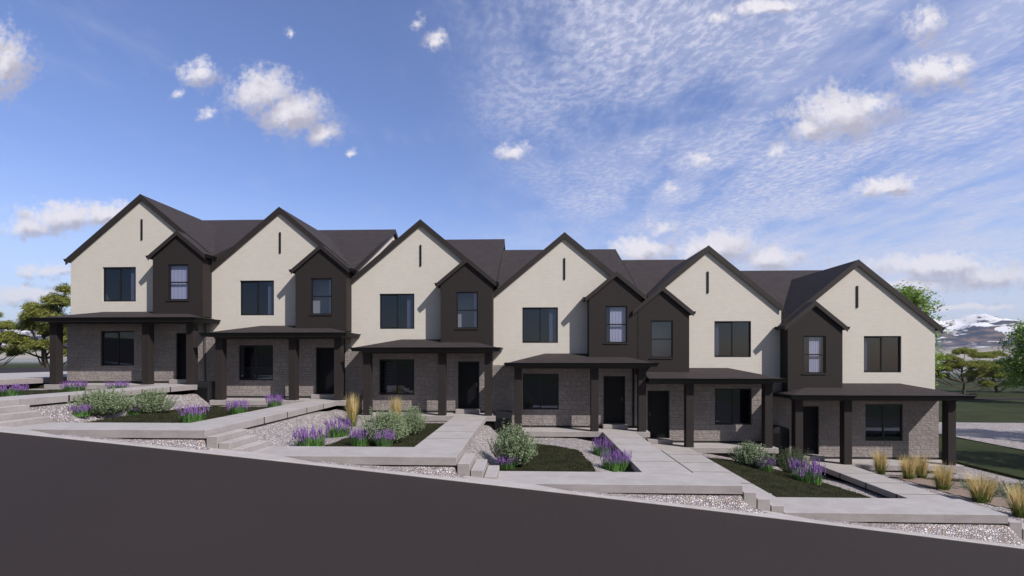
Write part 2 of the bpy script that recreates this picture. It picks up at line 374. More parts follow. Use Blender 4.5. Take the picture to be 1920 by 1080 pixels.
for a, b in zip(kx, kx[1:]):
    i = len(kb.v)
    for x in (a, b):
        z = zc(x); yi = kerb_in(x); kb.v += [(x, -10.0, z-.15), (x, -10.0, z+.012), (x, -9.985, z+.022), (x, yi, z+.022), (x, yi, z-.25)]
    for k in range(4): kb.f.append((i+k, i+k+1, i+6+k, i+5+k))
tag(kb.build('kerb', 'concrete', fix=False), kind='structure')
tag(MB().box(-46, -30.6, -9, 60, -1.45, -.96).build('side_road', 'asphalt'), kind='structure')
tag(MB().box(-30.6, -21.75, -3, 40, -1.14, -.90).build('driveway', 'concrete', bevel=.01), kind='structure')
tag(MB().box(-400, 400, 33.5, 35.6, -5.4, -4.46).build('path', 'asphalt'), kind='structure')
tag(grid(MB(), [24+2*k for k in range(30)], [-12+1.3*k for k in range(21)], lambda x, y: -4.47+.03*mn.noise((x*.3, y*.3, 0))).build('gravel', 'gravel', fix=False), kind='stuff')

# ------------------------------------------------------------------ walks, pavement and stairs
TH = .2
def slab(name, x0, x1, y0, y1, z, th=TH, joints_x=None, joints_y=None):
    g = .028; mb = MB(); jx = [x0]+(joints_x or [])+[x1]; jy = [y0]+(joints_y or [])+[y1]
    for a, b in zip(jx, jx[1:]):
        for c, d in zip(jy, jy[1:]):
            mb.box(a+(g if a != x0 else 0), b-(g if b != x1 else 0), c+(g if c != y0 else 0), d-(g if d != y1 else 0), z-th, z)
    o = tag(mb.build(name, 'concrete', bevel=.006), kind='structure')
    if joints_y:
        jb = MB()
        for c in joints_y: jb.box(x0+.004, x1-.004, c-g-.004, c+g+.004, z-th+.004, z-.005)
        if x0 == 2.9: jb.box(x1+.003, x1+.038, y0+.02, -5.15, z-th, z-.004)   # added dark strip standing in for the dark gap above the lower walk
        jb.build('expansion_joint', 'joint', o)
    return o
YB, YF = -8.22, -9.5
for i, (a, b) in PAVE.items():
    j = []; x = b-2.55
    while x > a+.8: j.append(x); x -= 2.55
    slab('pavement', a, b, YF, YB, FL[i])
for i in range(1, 6):                                             # stairs between pavement levels
    a = PAVE[i][1]; b = PAVE[i+1][0]; n = 3; t_ = (b-a)/n; r_ = (FL[i]-FL[i+1])/(n+1); mb = MB()
    for k in range(n):
        z = FL[i]-r_*(k+1); mb.box(a+t_*k+.024, a+t_*(k+1), YF+.004*(k+1), YB-.004*(k+1), FL[i+1]-TH-.02*(3-k), z)
    mb.box(a+.03, b-.03, YF+.05, YB-.05, FL[i+1]-.3, FL[i]-r_-.1) if 0 else None
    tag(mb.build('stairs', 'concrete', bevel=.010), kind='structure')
WALK = {1: (-15.1, -13.82), 2: (-9.12, -7.85), 3: (-3.06, -1.76), 4: (2.9, 4.19), 5: (5.0, 6.32), 6: (11.33, 12.6)}
for i, (a, b) in WALK.items():
    slab('path', a, b, YB+.008, -1.262, FL[i], joints_y=[-8.22+1.39*k for k in range(1, 5)])
    if i == 6: pass

# ------------------------------------------------------------------ planting beds
def smooth(t): t = max(0, min(1, t)); return t*t*(3-2*t)
def bed_fn(prof, back=.13, wob=.012):
    def f(x, y):
        z = lerp(prof, x)-back*smooth((y+3.4)/1.9)
        return z+wob*mn.noise((x*1.3, y*1.3, 0))
    return f
F = FL
BEDS = {
 1: (-30, -14.9, [(-30, F[1]-.12), (-15, F[1]-.12)]),
 2: (-14.05, -9.0, [(-14.05, F[1]-.24), (-13.8, F[1]-.27), (-13.12, F[2]-.16), (-12.6, F[2]-.11), (-9, F[2]-.11)]),
 3: (-8.05, -2.9, [(-8.05, F[2]-.24), (-7.8, F[2]-.27), (-6.5, F[3]-.17), (-5.6, F[3]-.11), (-2.9, F[3]-.11)]),
 4: (-1.95, 3.1, [(-1.95, F[3]-.24), (-1.7, F[3]-.27), (-1.05, F[4]-.19), (-.5, F[4]-.12), (1.8, F[4]-.14), (2.5, F[4]-.28), (3.1, F[4]-.3)]),
 5: (4.0, 5.2, [(4.0, F[4]-.24), (4.2, F[4]-.27), (4.9, F[5]-.1), (5.2, F[5]-.1)]),
 6: (6.1, 11.5, [(6.1, F[5]-.04), (6.4, F[5]-.03), (7.2, F[5]-.13), (10.6, F[6]-.18), (11.0, F[6]-.26), (11.5, F[6]-.28)]),
 7: (12.4, 18.56, [(12.4, F[6]-.10), (18.56, F[6]-.28)]),
}
BF = {}
for k, (a, b, prof) in BEDS.items():
    BF[k] = bed_fn(prof); n = max(4, int((b-a)/.12)); xs_ = [a+(b-a)*i/n for i in range(n+1)]
    y1 = .1 if k < 7 else 6.; ys_ = [-9.3+(y1+9.3)*i/60 for i in range(61)]
    def fn(x, y, k=k):
        z = BF[k](x, y)
        return z-.35*smooth((-8.3-y)/.6) if k != 7 else z-.5*smooth((-8.6-y)/.8)
    tag(grid(MB(), xs_, ys_, fn).build('gravel_bed', 'gravel', fix=False, smooth=True), kind='stuff')
# verge of gravel between pavement and kerb
inner = []
for i in range(1, 7):
    a, b = PAVE[i]
    inner += [(a+.02, F[i]-TH-.02), (b-.02, F[i]-TH-.03)]
def verge_in(x):
    z = zc(x)+.02
    if x > 24: return z
    return max(z, min(lerp(inner, x), z+.45))
mb = MB(); vx = [-26+.1*k for k in range(501)]; vy = [-9.83, -9.74, -9.66, -9.58, -9.51, -9.4, -9.2, -8.9]
def verge_z(x, y):
    z = zc(x)+.012+(verge_in(x)-zc(x)-.02)*smooth((y+9.82)/.34)+.012*mn.noise((x*2, y*2, 5))
    if y > kerb_in(x)-.12 and kerb_in(x) > -9.79: z = min(z, zc(x)-.06)
    if y > -9.55:
        for i, (a, b) in PAVE.items():
            if a-.05 < x < b+.05: z = min(z, FL[i]-TH-.015)
    return z
grid(mb, vx, vy, verge_z)
tag(mb.build('gravel_verge', 'gravel', fix=False, smooth=True), kind='stuff')

def in_poly(x, y, P):
    c = False
    for (x1, y1), (x2, y2) in zip(P, P[1:]+P[:1]):
        if (y1 > y) != (y2 > y) and x < (x2-x1)*(y-y1)/(y2-y1)+x1: c = not c
    return c
GRASS = {
 1: [(-29, -8.2), (-29, -2.3), (-16, -2.2), (-15.12, -2.2), (-15.12, -8.2)],
 2: [(-13.0, -8.2), (-12.85, -5), (-12.35, -2.7), (-9.3, -2.5), (-9.14, -2.8), (-9.14, -8.2)],
 3: [(-5.75, -8.2), (-5.5, -4.6), (-4.6, -2.6), (-3.4, -2.3), (-3.08, -2.6), (-3.08, -8.2)],
 4: [(-1.0, -8.2), (-.85, -4.8), (.2, -3.5), (1.0, -3.9), (1.65, -4.7), (1.85, -8.2)],
 6: [(6.36, -8.2), (6.36, -3.0), (8, -2.7), (9.5, -3.1), (10.7, -5.0), (10.95, -8.2)],
}
def turf(k, P, n_bl, mname='turf', bl='blade', hgt=.05, name='grass'):
    x0 = min(p[0] for p in P); x1 = max(p[0] for p in P); y0 = min(p[1] for p in P); y1 = max(p[1] for p in P)
    mb = MB(); c = .09; f = BF[k]; idx = {}
    def vert(i, j):
        if (i, j) not in idx:
            x = x0+i*c; y = y0+j*c
            idx[i, j] = len(mb.v); mb.v.append((x+.03*mn.noise((x*9, y*9, 1)), y+.03*mn.noise((x*9, y*9, 2)), f(x, y)+.018+.012*mn.noise((x*3, y*3, 3))))
        return idx[i, j]
    for i in range(int((x1-x0)/c)+1):
        for j in range(int((y1-y0)/c)+1):
            x = x0+(i+.5)*c; y = y0+(j+.5)*c; w = .10
            if in_poly(x+w*mn.noise((x*3, y*3, 7)), y+w*mn.noise((x*3, y*3, 8)), P): mb.f.append((vert(i, j), vert(i+1, j), vert(i+1, j+1), vert(i, j+1)))
    bed = mb.build(name, mname, fix=False, smooth=True); tag(bed, kind='stuff')
    b = MB(); rng = random.Random(k)
    while len(b.f) < n_bl:
        x = rng.uniform(x0, x1); y = rng.uniform(y0, y1)
        if x < -18 or not in_poly(x+.1*mn.noise((x*3, y*3, 7)), y+.1*mn.noise((x*3, y*3, 8)), P): continue
        z = f(x, y)+.01; a = rng.uniform(0, 2*pi); h = hgt*rng.uniform(.5, 1.3); w = .006
        b.quad((x-w*cos(a), y-w*sin(a), z), (x+w*cos(a), y+w*sin(a), z), (x+rng.uniform(-.03, .03), y+rng.uniform(-.03, .03), z+h))
    b.build('blades', bl, bed, fix=False)
for k, P in GRASS.items(): turf(k, P, 9000)
tag(MB().box(-30.2, -20.42, .11, 12.9, -1.6, -1.25).build('lawn', 'lawn'), kind='structure')
tag(MB().box(16.9, 18.54, 6.01, 12.9, -4.9, -4.5).build('lawn', 'lawn'), kind='structure')
P = [(13.2, -2.4), (13.9, -1.9), (15.4, -1.9), (17.0, -2.6), (18.4, -4.2), (18.4, -9), (14.6, -9), (14.0, -7.4), (13.5, -5.6), (13.3, -3.6)]
x0, y0 = 13, -9.1; mb = MB(); idx = {}
for i in range(60):
    for j in range(80):
        x = x0+.1*(i+.5); y = y0+.1*(j+.5)
        if in_poly(x+.18*mn.noise((x*2, y*2, 7)), y+.18*mn.noise((x*2, y*2, 8)), P):
            vs = []
            for a, b in ((i, j), (i+1, j), (i+1, j+1), (i, j+1)):
                if (a, b) not in idx:
                    xx = x0+.1*a; yy = y0+.1*b; idx[a, b] = len(mb.v); mb.v.append((xx, yy, BF[7](xx, yy)+.02+.015*mn.noise((xx*4, yy*4, 4))))
                vs.append(idx[a, b])
            mb.f.append(tuple(vs))
tag(mb.build('mulch', 'mulch', fix=False, smooth=True), kind='stuff')
turf(7, [(14.2, -2.6), (15.4, -2.3), (16.3, -2.6), (15.9, -3.2), (14.6, -3.2)], 2500, name='grass')

# ------------------------------------------------------------------ townhouses
def wall_grid(mb, x0, x1, z0, z1, y, holes, depth=.12):
    X = sorted({x0, x1, *[h[0] for h in holes], *[h[1] for h in holes]}); Zs = sorted({z0, z1, *[h[2] for h in holes], *[h[3] for h in holes]})
    for a, b in zip(X, X[1:]):
        for c, d in zip(Zs, Zs[1:]):
            if any(h[0] <= a and b <= h[1] and h[2] <= c and d <= h[3] for h in holes): continue
            mb.quad((a, y, c), (b, y, c), (b, y, d), (a, y, d))
    for a, b, c, d in holes:
        q = y+depth
        mb.quad((a, y, c), (a, q, c), (a, q, d), (a, y, d)); mb.quad((b, y, c), (b, y, d), (b, q, d), (b, q, c))
        mb.quad((a, y, d), (a, q, d), (b, q, d), (b, y, d)); mb.quad((a, y, c), (b, y, c), (b, q, c), (a, q, c))
GS = .833                      # gable slope
def house(i, label):
    m = -1 if i >= 5 else 1; X0 = X_[i]; z0 = Z_[i]; fl = FL[i]
    xl, xr = B_[i-1], B_[i]
    O = (X0, 0, fl); root = empty('townhouse', O); tag(root, label, 'house', 'stepped row of joined townhouses')
    def mx(a, b): a, b = X0+m*a, X0+m*b; return (min(a, b), max(a, b))
    def part(mb, name, mt, parent=None, **k):
        mb.o = O; o = mb.build(name, mt, parent or root, **k); return o
    new = lambda: MB(O)
    UW = (*mx(-1.80, -.278), z0+2.482, z0+4.006); LW = (*mx(-1.772, -.25), z0-.352, z0+1.172); DO = (*mx(1.633, 2.554), z0-.94, z0+1.077)
    BW = (*mx(1.64, 2.54), z0+2.46, z0+3.99)
    zp = z0+4.5; yr = 6.55; zr = zp+.52*yr; yb = 13.1
    st = z0+1.52
    # upper walls: front with gable, both ends, back
    gl, gr = (-3.4 if i in (1, 6) else -3.05), 3.05
    if i == 5: gr = 2.9
    mb = new(); wall_grid(mb, xl, xr, st, zp, 0, [UW], .14)
    zg = z0+7.184-.13
    g0, g1 = xl, xr; hl = min(X0-g0, g1-X0)
    zl = zg-GS*(X0-g0); zr_ = zg-GS*(g1-X0)
    mb.quad((g0, 0, zp), (g1, 0, zp), (g1, 0, max(zr_, zp)), (X0, 0, zg), (g0, 0, max(zl, zp)))
    zlo = fl-1.6
    for x in (xl, xr):
        mb.quad((x, 0, zlo), (x, 0, zp-.05), (x, yr, zr-.12), (x, yb, zp-.05), (x, yb, zlo))
    mb.quad((xl, yb, zlo), (xr, yb, zlo), (xr, yb, zp), (xl, yb, zp))
    mb.quad((xl, 0, zlo), (xr, 0, zlo), (xr, 0, fl-.05), (xl, 0, fl-.05))
    part(mb, 'wall', 'cream_brick', fix=False)
    # stone base
    mb = new(); ys = -.134; sl = xl-(.04 if i == 1 else -.0); sr = xr+(.04 if i == 6 else 0)
    wall_grid(mb, sl, sr, fl+.09, st, ys, [LW, DO], .2)
    mb.quad((sl, ys, st), (sr, ys, st), (sr, 0, st+.02), (sl, 0, st+.02))
    for x in (sl, sr): mb.quad((x, ys, fl-1.2), (x, .0, fl-1.2), (x, .0, st), (x, ys, st))
    if i in (1, 6):
        x = sl if i == 1 else sr; mb.quad((x, ys, fl-.1), (x, yb, fl-.1), (x, yb, st), (x, ys, st))
    stone = part(mb, 'stone_base', 'stone', fix=False)
    part(new().box(sl+.01, sr-.01, ys+.02, -.005, fl-1.2, fl+.09), 'plinth', 'base_dark')
    # bay
    b0, b1 = mx(.973, 3.155)
    if i == 5: b0 = 4.45
    yb_ = -.6135 if i != 5 else -.628
    bz = z0+1.75; bc = X0+m*2.089; bap = z0+5.40-.16; be = bap-GS*(b1-bc)
    bel = bap-GS*(bc-b0); ber = bap-GS*(b1-bc)
    mb = new(); zz = min(bel, ber)-.0
    wall_grid(mb, b0, b1, bz, zz, yb_, [BW], .1)
    mb.quad((b0, yb_, zz), (b1, yb_, zz), (b1, yb_, ber), (bc, yb_, bap), (b0, yb_, bel))
    for x, ze in ((b0, bel), (b1, ber)): mb.quad((x, yb_, bz), (x, .3, bz), (x, .3, ze), (x, yb_, ze))
    mb.quad((b0, yb_, bz), (b1, yb_, bz), (b1, 0, bz), (b0, 0, bz))
    part(mb, 'bay_wall', 'dark_stucco', fix=False)
    # roofs
    th = .14; mb = new()
    ro = xr+(.13 if i < 5 or i == 6 else .13); lo = xl-(.13 if i == 1 else 0) 
    if i == 6: ro = xr+.13
    mb.prism([(.03, zp+.015), (yr, zr), (yb+.3, zp-.16), (yb+.3, zp-.16-th), (yr, zr-th-.02), (.03, zp+.015-th)], lo, ro, 'x')
    part(mb, 'main_roof', 'shingle')
    mb = new(); w = .022
    for xx in ([ro] if i < 6 else [ro]):
        mb.prism([(.02, zp+.025), (yr, zr+.012), (yb+.31, zp-.14), (yb+.31, zp-.34), (yr, zr-.22), (.02, zp-.2)], xx, xx+w, 'x')
    part(mb, 'rake_board', 'dark_trim')
    ga = z0+7.184; gx0, gx1 = sorted((X0+m*gl, X0+m*gr)); yf = -.10
    def chevron(c, a, x0, x1, t): return [(x0, a-GS*(c-x0)), (c, a), (x1, a-GS*(x1-c)), (x1, a-GS*(x1-c)-t), (c, a-t), (x0, a-GS*(c-x0)-t)]
    part(new().prism(chevron(X0, ga, gx0, gx1, .13), yf+.03, 5.9), 'gable_roof', 'shingle')
    part(new().prism(chevron(X0, ga+.012, gx0-.004, gx1+.004, .265), yf-.0, yf+.029), 'fascia', 'dark_trim')
    ba = z0+5.40; bo = .15
    bx0, bx1 = b0-bo, b1+bo
    if i == 5: bx0 = 4.22
    part(new().prism(chevron(bc, ba, bx0, bx1, .12), yb_-.06, 1.5), 'bay_roof', 'shingle')
    part(new().prism(chevron(bc, ba+.01, bx0-.004, bx1+.004, .20), yb_-.10, yb_-.061), 'fascia', 'dark_trim')
    for sgn, x in ((-1, bx0), (1, bx1)):
        ze = ba-GS*abs(x-bc)
        if i == 5 and sgn < 0: continue
        mb = new(); mb.prism([(x+sgn*.003, ze-.11), (x+sgn*.06, ze-.11), (x+sgn*.075, ze-.05), (x+sgn*.10, ze+.01), (x+sgn*.003, ze+.01)], yb_-.10, -.02); part(mb, 'gutter', 'black_metal')
    if i in (1, 6):
        x = gx0 if i == 1 else gx1; sgn = -1 if i == 1 else 1; ze = ga-GS*abs(x-X0)
        mb = new(); mb.prism([(x+sgn*.005, ze-.11), (x+sgn*.05, ze-.11), (x+sgn*.075, ze-.05), (x+sgn*.10, ze+.01), (x+sgn*.005, ze+.01)], yf, 12)
        part(mb, 'gutter', 'black_metal')
    # gable slot vent
    part(new().box(X0-.036, X0+.036, -.035, -.002, z0+5.19, z0+6.10), 'vent', 'frame_black')
    # windows
    def window(W, y, kind, fw=.05):
        a, b, c, d = W; mb = new(); e = .002
        mb.box(a+e, a+fw, y-.03, y+.03, c+e, d-e).box(b-fw, b-e, y-.03, y+.03, c+e, d-e).box(a+fw, b-fw, y-.028, y+.028, d-fw, d-e).box(a+fw, b-fw, y-.028, y+.028, c+e, c+fw)
        wi = part(mb, 'window', 'frame_black')
        p = new(); mz = (c+d)/2; mxx = (a+b)/2
        if kind == 'slide':
            p.box(mxx-.028, mxx+.028, y-.022, y+.024, c+fw, d-fw)
            p.box(a+fw, mxx-.028, y-.012, y+.02, c+fw, c+fw+.03).box(a+fw, mxx-.028, y-.012, y+.02, d-fw-.03, d-fw)
        else: p.box(a+fw, b-fw, y-.026, y+.024, mz-.025, mz+.025)
        part(p, 'mullion', 'frame_black', wi)
        g = new(); g.quad((a+fw-.01, y, c+fw-.01), (b-fw+.01, y, c+fw-.01), (b-fw+.01, y, d-fw+.01), (a+fw-.01, y, d-fw+.01)); part(g, 'pane', 'glass', wi, fix=False)
        if kind == 'sash':
            part(new().box(a-.06, b+.02, yb_-.035, yb_+.03, c-.045, c-.002), 'sill', 'dark_trim', wi)
        return wi
    for W, y, kind, dp in ((UW, .09, 'slide', 3.2), (LW, -.05, 'slide', 3.4), (BW, yb_+.06, 'sash', 2.6)):
        wi = window(W, y, kind)
        a, b, c, d = W; rm = new(); y0 = y+.055; xa, xb = a-.5, b+.5; za, zb = c-.55, d+.25
        xa, xb = max(xa, xl+.06), min(xb, xr-.06)
        if kind == 'sash': xa, xb = max(a-.35, b0+.05), min(b+.35, b1-.05)
        rm.quad((xa, y0+dp, za), (xb, y0+dp, za), (xb, y0+dp, zb), (xa, y0+dp, zb)); rm.quad((xa, y0, za), (xa, y0+dp, za), (xa, y0+dp, zb), (xa, y0, zb))
        rm.quad((xb, y0, za), (xb, y0+dp, za), (xb, y0+dp, zb), (xb, y0, zb)); rm.quad((xa, y0, za), (xb, y0, za), (xb, y0+dp, za), (xa, y0+dp, za)); rm.quad((xa, y0, zb), (xb, y0, zb), (xb, y0+dp, zb), (xa, y0+dp, zb))
        wall_grid(rm, xa, xb, za, zb, y0, [W], .01)
        part(rm, 'room', 'room', wi, fix=False)
        cu = new(); rng = random.Random(i*7+int(dp*10))
        def drape(u0, u1):
            n = 10
            for k in range(n):
                p0 = u0+(u1-u0)*k/n; p1 = u0+(u1-u0)*(k+1)/n; q0 = y0+.03+.008*(k % 2); q1 = y0+.03+.008*((k+1) % 2)
                cu.quad((p0, q0, c+.02), (p1, q1, c+.02), (p1, q1, d-.02), (p0, q0, d-.02))
        if (i, kind) in ((1, 'sash'), (4, 'sash')): drape(a+(.04 if i == 1 else .22), b-.04)
        elif kind == 'slide' and W is UW: drape(b-.36 if i < 5 else a+.05, b-.05 if i < 5 else a+.25)
        elif (i, kind) in ((3, 'sash'), (2, 'sash')): drape(b-.18, b-.05)
        elif (i, kind) == (6, 'sash'): drape(a+.32, b-.12)
        if cu.f: part(cu, 'curtain', 'sheer' if kind == 'slide' else 'curtain', wi, fix=False)
        if kind == 'slide' and W is LW:                             # slatted blind half drawn
            bl = new(); zt = d-.06; nsl = {1: 0, 2: 6, 3: 15, 4: 0, 5: 14, 6: 8}[i]
            for k in range(nsl):
                z = (c+.08+.09*k) if i != 3 else (c+.1+.088*k)
                bl.box(a+.07, (a+b)/2-.03 if i in (3, 5) else b-.07, y0+.12, y0+.135, z, z+.03)
            if bl.f: part(bl, 'blind', 'blind_slat', wi)
    # door
    a, b, c, d = DO; mb = new(); y = ys+.13
    mb.box(a+.045, b-.045, y, y+.04, c+.01, d-.045)
    dw = part(mb, 'door', 'door_black')
    p = new(); w = (b-a)
    for u0, u1 in ((.10, .90),):
        for v0, v1 in ((.10, .47), (.53, .92)):
            A, Bq, Cq, Dq = a+w*u0+.03, a+w*u1-.03, c+(d-c)*v0, c+(d-c)*v1
            p.box(A, Bq, y-.014, y-.001, Cq, Cq+.03).box(A, Bq, y-.014, y-.001, Dq-.03, Dq).box(A, A+.03, y-.014, y-.001, Cq+.03, Dq-.03).box(Bq-.03, Bq, y-.014, y-.001, Cq+.03, Dq-.03)
    part(p, 'panel_moulding', 'door_black', dw)
    hx = b-.12 if m > 0 else a+.12
    part(new().box(hx-.02, hx+.02, y-.03, y-.001, c+.92, c+1.1).tube((hx, y-.06, c+.95), (hx, y-.001, c+.95), .012, .012), 'handle', 'steel', dw)
    mb = new(); mb.box(a+.002, a+.043, ys+.06, ys+.19, c, d-.002).box(b-.043, b-.002, ys+.06, ys+.19, c, d-.002).box(a+.043, b-.043, ys+.06, ys+.19, d-.043, d-.002)
    part(mb, 'door_frame', 'frame_black', dw)
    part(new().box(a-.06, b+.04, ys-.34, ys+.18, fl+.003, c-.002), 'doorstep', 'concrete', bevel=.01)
    part(new().box(a, b, ys+.2, ys+.22, c, d), 'door_backing', 'frame_black', dw)
    # porch slab and columns
    c1 = -2.106 if i not in (1, 6) else -2.99
    s0, s1 = mx(c1-.22, 3.32)
    if i == 5: s0 = 4.82
    if i == 6: s0, s1 = X0-3.36, X0+3.28
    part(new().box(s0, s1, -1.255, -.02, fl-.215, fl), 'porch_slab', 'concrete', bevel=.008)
    cols = [c1, .979, 2.872]
    if i == 5: cols = [c1, .979]
    zc_ = z0+1.41
    for cl in cols:
        a, b = mx(cl, cl+.303)
        mb = new(); mb.box(a, b, -1.2255, -1.2255+.303, fl+.001, zc_)
        part(mb, 'column', 'dark_stucco', bevel=.006)
    ba_, bb_ = mx(c1-.03, (3.175+.03) if i != 5 else 2.84)
    part(new().box(ba_, bb_, -1.25, -.87, zc_+.001, z0+1.49), 'beam', 'dark_trim')
    # porch roof
    yf = -1.55; e0, e1 = c1-.28, 3.45
    x0, x1 = mx(e0, e1); ze = z0+2.03-.25*1.55; zt = z0+2.03
    hipL = hipR = True
    if i == 5: x0 = 4.665; hipL = False
    mb = new(); t0 = x0+(1.55 if hipL else 0); t1 = x1-1.55
    y_ = 0.0
    P = dict(A=(x0, yf, ze), B=(x1, yf, ze), C=(x1, y_, ze), D=(x0, y_, ze), T0=(t0, y_, zt), T1=(t1, y_, zt))
    mb.quad(P['A'], P['B'], P['T1'], P['T0']); mb.quad(P['B'], P['C'], P['T1'])
    if hipL: mb.quad(P['A'], P['T0'], P['D'])
    else: mb.quad(P['A'], P['T0'], (x0, 0, ze))
    part(mb, 'porch_roof', 'shingle', fix=False)
    part(new().box(x0+.005, x1-.005, yf+.005, -.14, z0+1.492, z0+1.512), 'soffit', 'soffit')
    if i in (1, 6):
        xx = (x0+.005, xl-.05) if i == 1 else (xr+.05, x1-.005)
        part(new().box(*xx, -.139, -.002, z0+1.492, z0+1.512), 'soffit', 'soffit')
    prof = [(0, -.150), (.055, -.150), (.07, -.09), (.095, -.05), (.125, .004), (0, .004)]
    mb = new(); n = len(prof); yb2 = -.01
    rings = []
    def pt(k, o, z):
        return [(x0-o, yb2, ze+z), (x0-o, yf-o, ze+z), (x1+o, yf-o, ze+z), (x1+o, yb2, ze+z)][k]
    ks = [0, 1, 2, 3] if hipL else [1, 2, 3]
    for k in ks:
        rings.append(len(mb.v))
        for o, z in prof:
            v = pt(k, o, z)
            if not hipL and k == 1: v = (x0, yf-o, ze+z)
            mb.v.append(v)
    for r0, r1 in zip(rings, rings[1:]):
        for k in range(n): l = (k+1) % n; mb.f.append((r0+k, r0+l, r1+l, r1+k))
    mb.f.append(tuple(rings[0]+k for k in range(n))); mb.f.append(tuple(rings[-1]+k for k in range(n)))
    part(mb, 'porch_gutter', 'black_metal')
    # downspout from the porch gutter
    if i in (1, 2, 3, 4):
        dx = (xr-.28) if i != 1 else xr-.24
        part(new().box(dx, dx+.07, ys-.055, ys-.003, fl+.05, z0+1.49), 'downspout', 'soffit' if i == 1 else 'black_metal')
    # wall lamp by the door
    return root
HL = {
 1: 'highest house at the left end, cream gable beside pines, wide porch on three columns',
 2: 'second house from the left, cream gable, lavender along its walk and two sage mounds below',
 3: 'third house from the left, pale reed tufts in front of its porch columns',
 4: 'fourth house from the left, its dark bay touching the bay of the lower neighbour',
 5: 'fifth house from the left, dark bay on its left side, porch on two columns',
 6: 'lowest house at the right end, wide porch facing a gravel bed of yellow reed tufts',
}
for i in range(1, 7): house(i, HL[i])

# ------------------------------------------------------------------ condenser cabinets between the porches
def cabinet(x, y, zb, zt, label, rounded=False):
    O = (x, y, zb); r = empty('air_conditioner', O); tag(r, label, 'air conditioner', 'condenser cabinets between the porches')
    w = .33; mb = MB(O)
    pts = [(x-w, zb), (x+w, zb), (x+w, zt-.1), (x+w*.7, zt-.03), (x, zt), (x-w*.7, zt-.03), (x-w, zt-.1)] if rounded else [(x-w, zb), (x+w, zb), (x+w, zt), (x-w, zt)]
    mb.prism(pts, y-.33, y+.33); mb.build('casing', 'unit_grey', r, bevel=.012)
    lv = MB(O)
    for k in range(int((zt-zb-.3)/.05)): lv.box(x-w+.05, x+w-.05, y-.345, y-.331, zb+.1+.05*k, zb+.125+.05*k)
    lv.build('grille', 'black_metal', r)
cabinet(-14.0+.35, -.85, FL[1]-.75, FL[2]+.74, 'dark condenser cabinet between the first and second porch from the left')
cabinet(-7.8+.33, -.72, FL[2]-.80, FL[3]+.76, 'dark condenser cabinet in the shade between the second and third porch')
cabinet(-1.08, -.85, FL[4]-.42, FL[4]+.76, 'dark condenser cabinet at the top of the steep gravel slope by the big sage')
cabinet(10.12, -.55, FL[6]-.1, FL[5]+.79, 'dark cabinet with a curved top between the two right-hand porches', True)

# ------------------------------------------------------------------ plants
def blade(mb, x, y, z, a, lean, h, w, curve=.5, seg=3):
    dx, dy = cos(a), sin(a); px, py = -dy, dx; i = len(mb.v)
    for k in range(seg+1):
        t = k/seg; r = lean*(t*(1-curve)+curve*t*t); ww = w*(1-t*.85)
        cx, cy, cz = x+dx*r, y+dy*r, z+h*t
        if k < seg: mb.v += [(cx-px*ww, cy-py*ww, cz), (cx+px*ww, cy+py*ww, cz)]
        else: mb.v.append((cx, cy, cz))
    for k in range(seg-1): mb.f.append((i+2*k, i+2*k+1, i+2*k+3, i+2*k+2))
    mb.f.append((i+2*seg-2, i+2*seg-1, i+2*seg))
    return (x+dx*lean, y+dy*lean, z+h)
def lav_mesh(seed):
    rng = random.Random(seed); g = MB(); fl_ = MB()
    for _ in range(330):
        a = rng.uniform(0, 2*pi); r = .30*math.sqrt(rng.random()); x, y = r*cos(a), r*sin(a)*.8
        a2 = a+rng.uniform(-.7, .7); blade(g, x, y, -.02, a2, rng.uniform(.02, .14), rng.uniform(.18, .38), .013)
    for _ in range(85):
        a = rng.uniform(0, 2*pi); r = .26*math.sqrt(rng.random()); x, y = r*cos(a), r*sin(a)*.8
        a2 = a+rng.uniform(-.4, .4); L = r*.45+rng.uniform(0, .07); h = rng.uniform(.36, .58)*(1-.25*r/.3*rng.random())
        tx, ty, tz = blade(fl_, x, y, 0, a2, L, h, .004)
        ln = rng.uniform(.10, .19); n = 6
        for k in range(n):
            t = k/(n-1); s = .016*(1-.55*t)*rng.uniform(.8, 1.2); cx = tx-cos(a2)*L*.5*(1-t)*ln; cy = ty-sin(a2)*L*.5*(1-t)*ln; cz = tz-ln*(1-t)+.02
            i = len(fl_.v); fl_.v += [(cx-s, cy, cz), (cx, cy-s, cz), (cx+s, cy, cz), (cx, cy+s, cz), (cx, cy, cz+s*1.5), (cx, cy, cz-s*1.5)]
            fl_.f += [(i, i+1, i+4), (i+1, i+2, i+4), (i+2, i+3, i+4), (i+3, i, i+4), (i+1, i, i+5), (i+2, i+1, i+5), (i+3, i+2, i+5), (i, i+3, i+5)]
    return g, fl_
def sage_mesh(seed, flat=1.):
    rng = random.Random(seed); s = MB(); l = MB()
    for _ in range(270):
        a = rng.uniform(0, 2*pi); el = rng.uniform(.25, 1.5); R = .5*rng.uniform(.75, 1.05)
        tip = Vector((cos(a)*cos(el)*R*1.05, sin(a)*cos(el)*R*.8, (.10+sin(el)*R*.95)*flat+.04))
        if rng.random() < .12: tip = tip*1.18
        base = Vector((tip.x*.35, tip.y*.35, .0)); mid = (base+tip)/2+Vector((tip.x*.12, tip.y*.12, -.02))
        s.tube(base, mid, .004, .003, 3); s.tube(mid, tip, .003, .0015, 3)
        for k in range(32):
            t = rng.uniform(.15, 1.02); p = base.lerp(mid, min(1, t*2)) if t < .5 else mid.lerp(tip, (t-.5)*2)
            d = Vector((rng.gauss(0, 1), rng.gauss(0, 1), rng.gauss(.5, .8))).normalized(); ln = rng.uniform(.022, .045); q = d.orthogonal().normalized()*.0065
            l.quad(p-q*.4, p+d*ln*.5-q, p+d*ln, p+d*ln*.5+q)
    return s, l
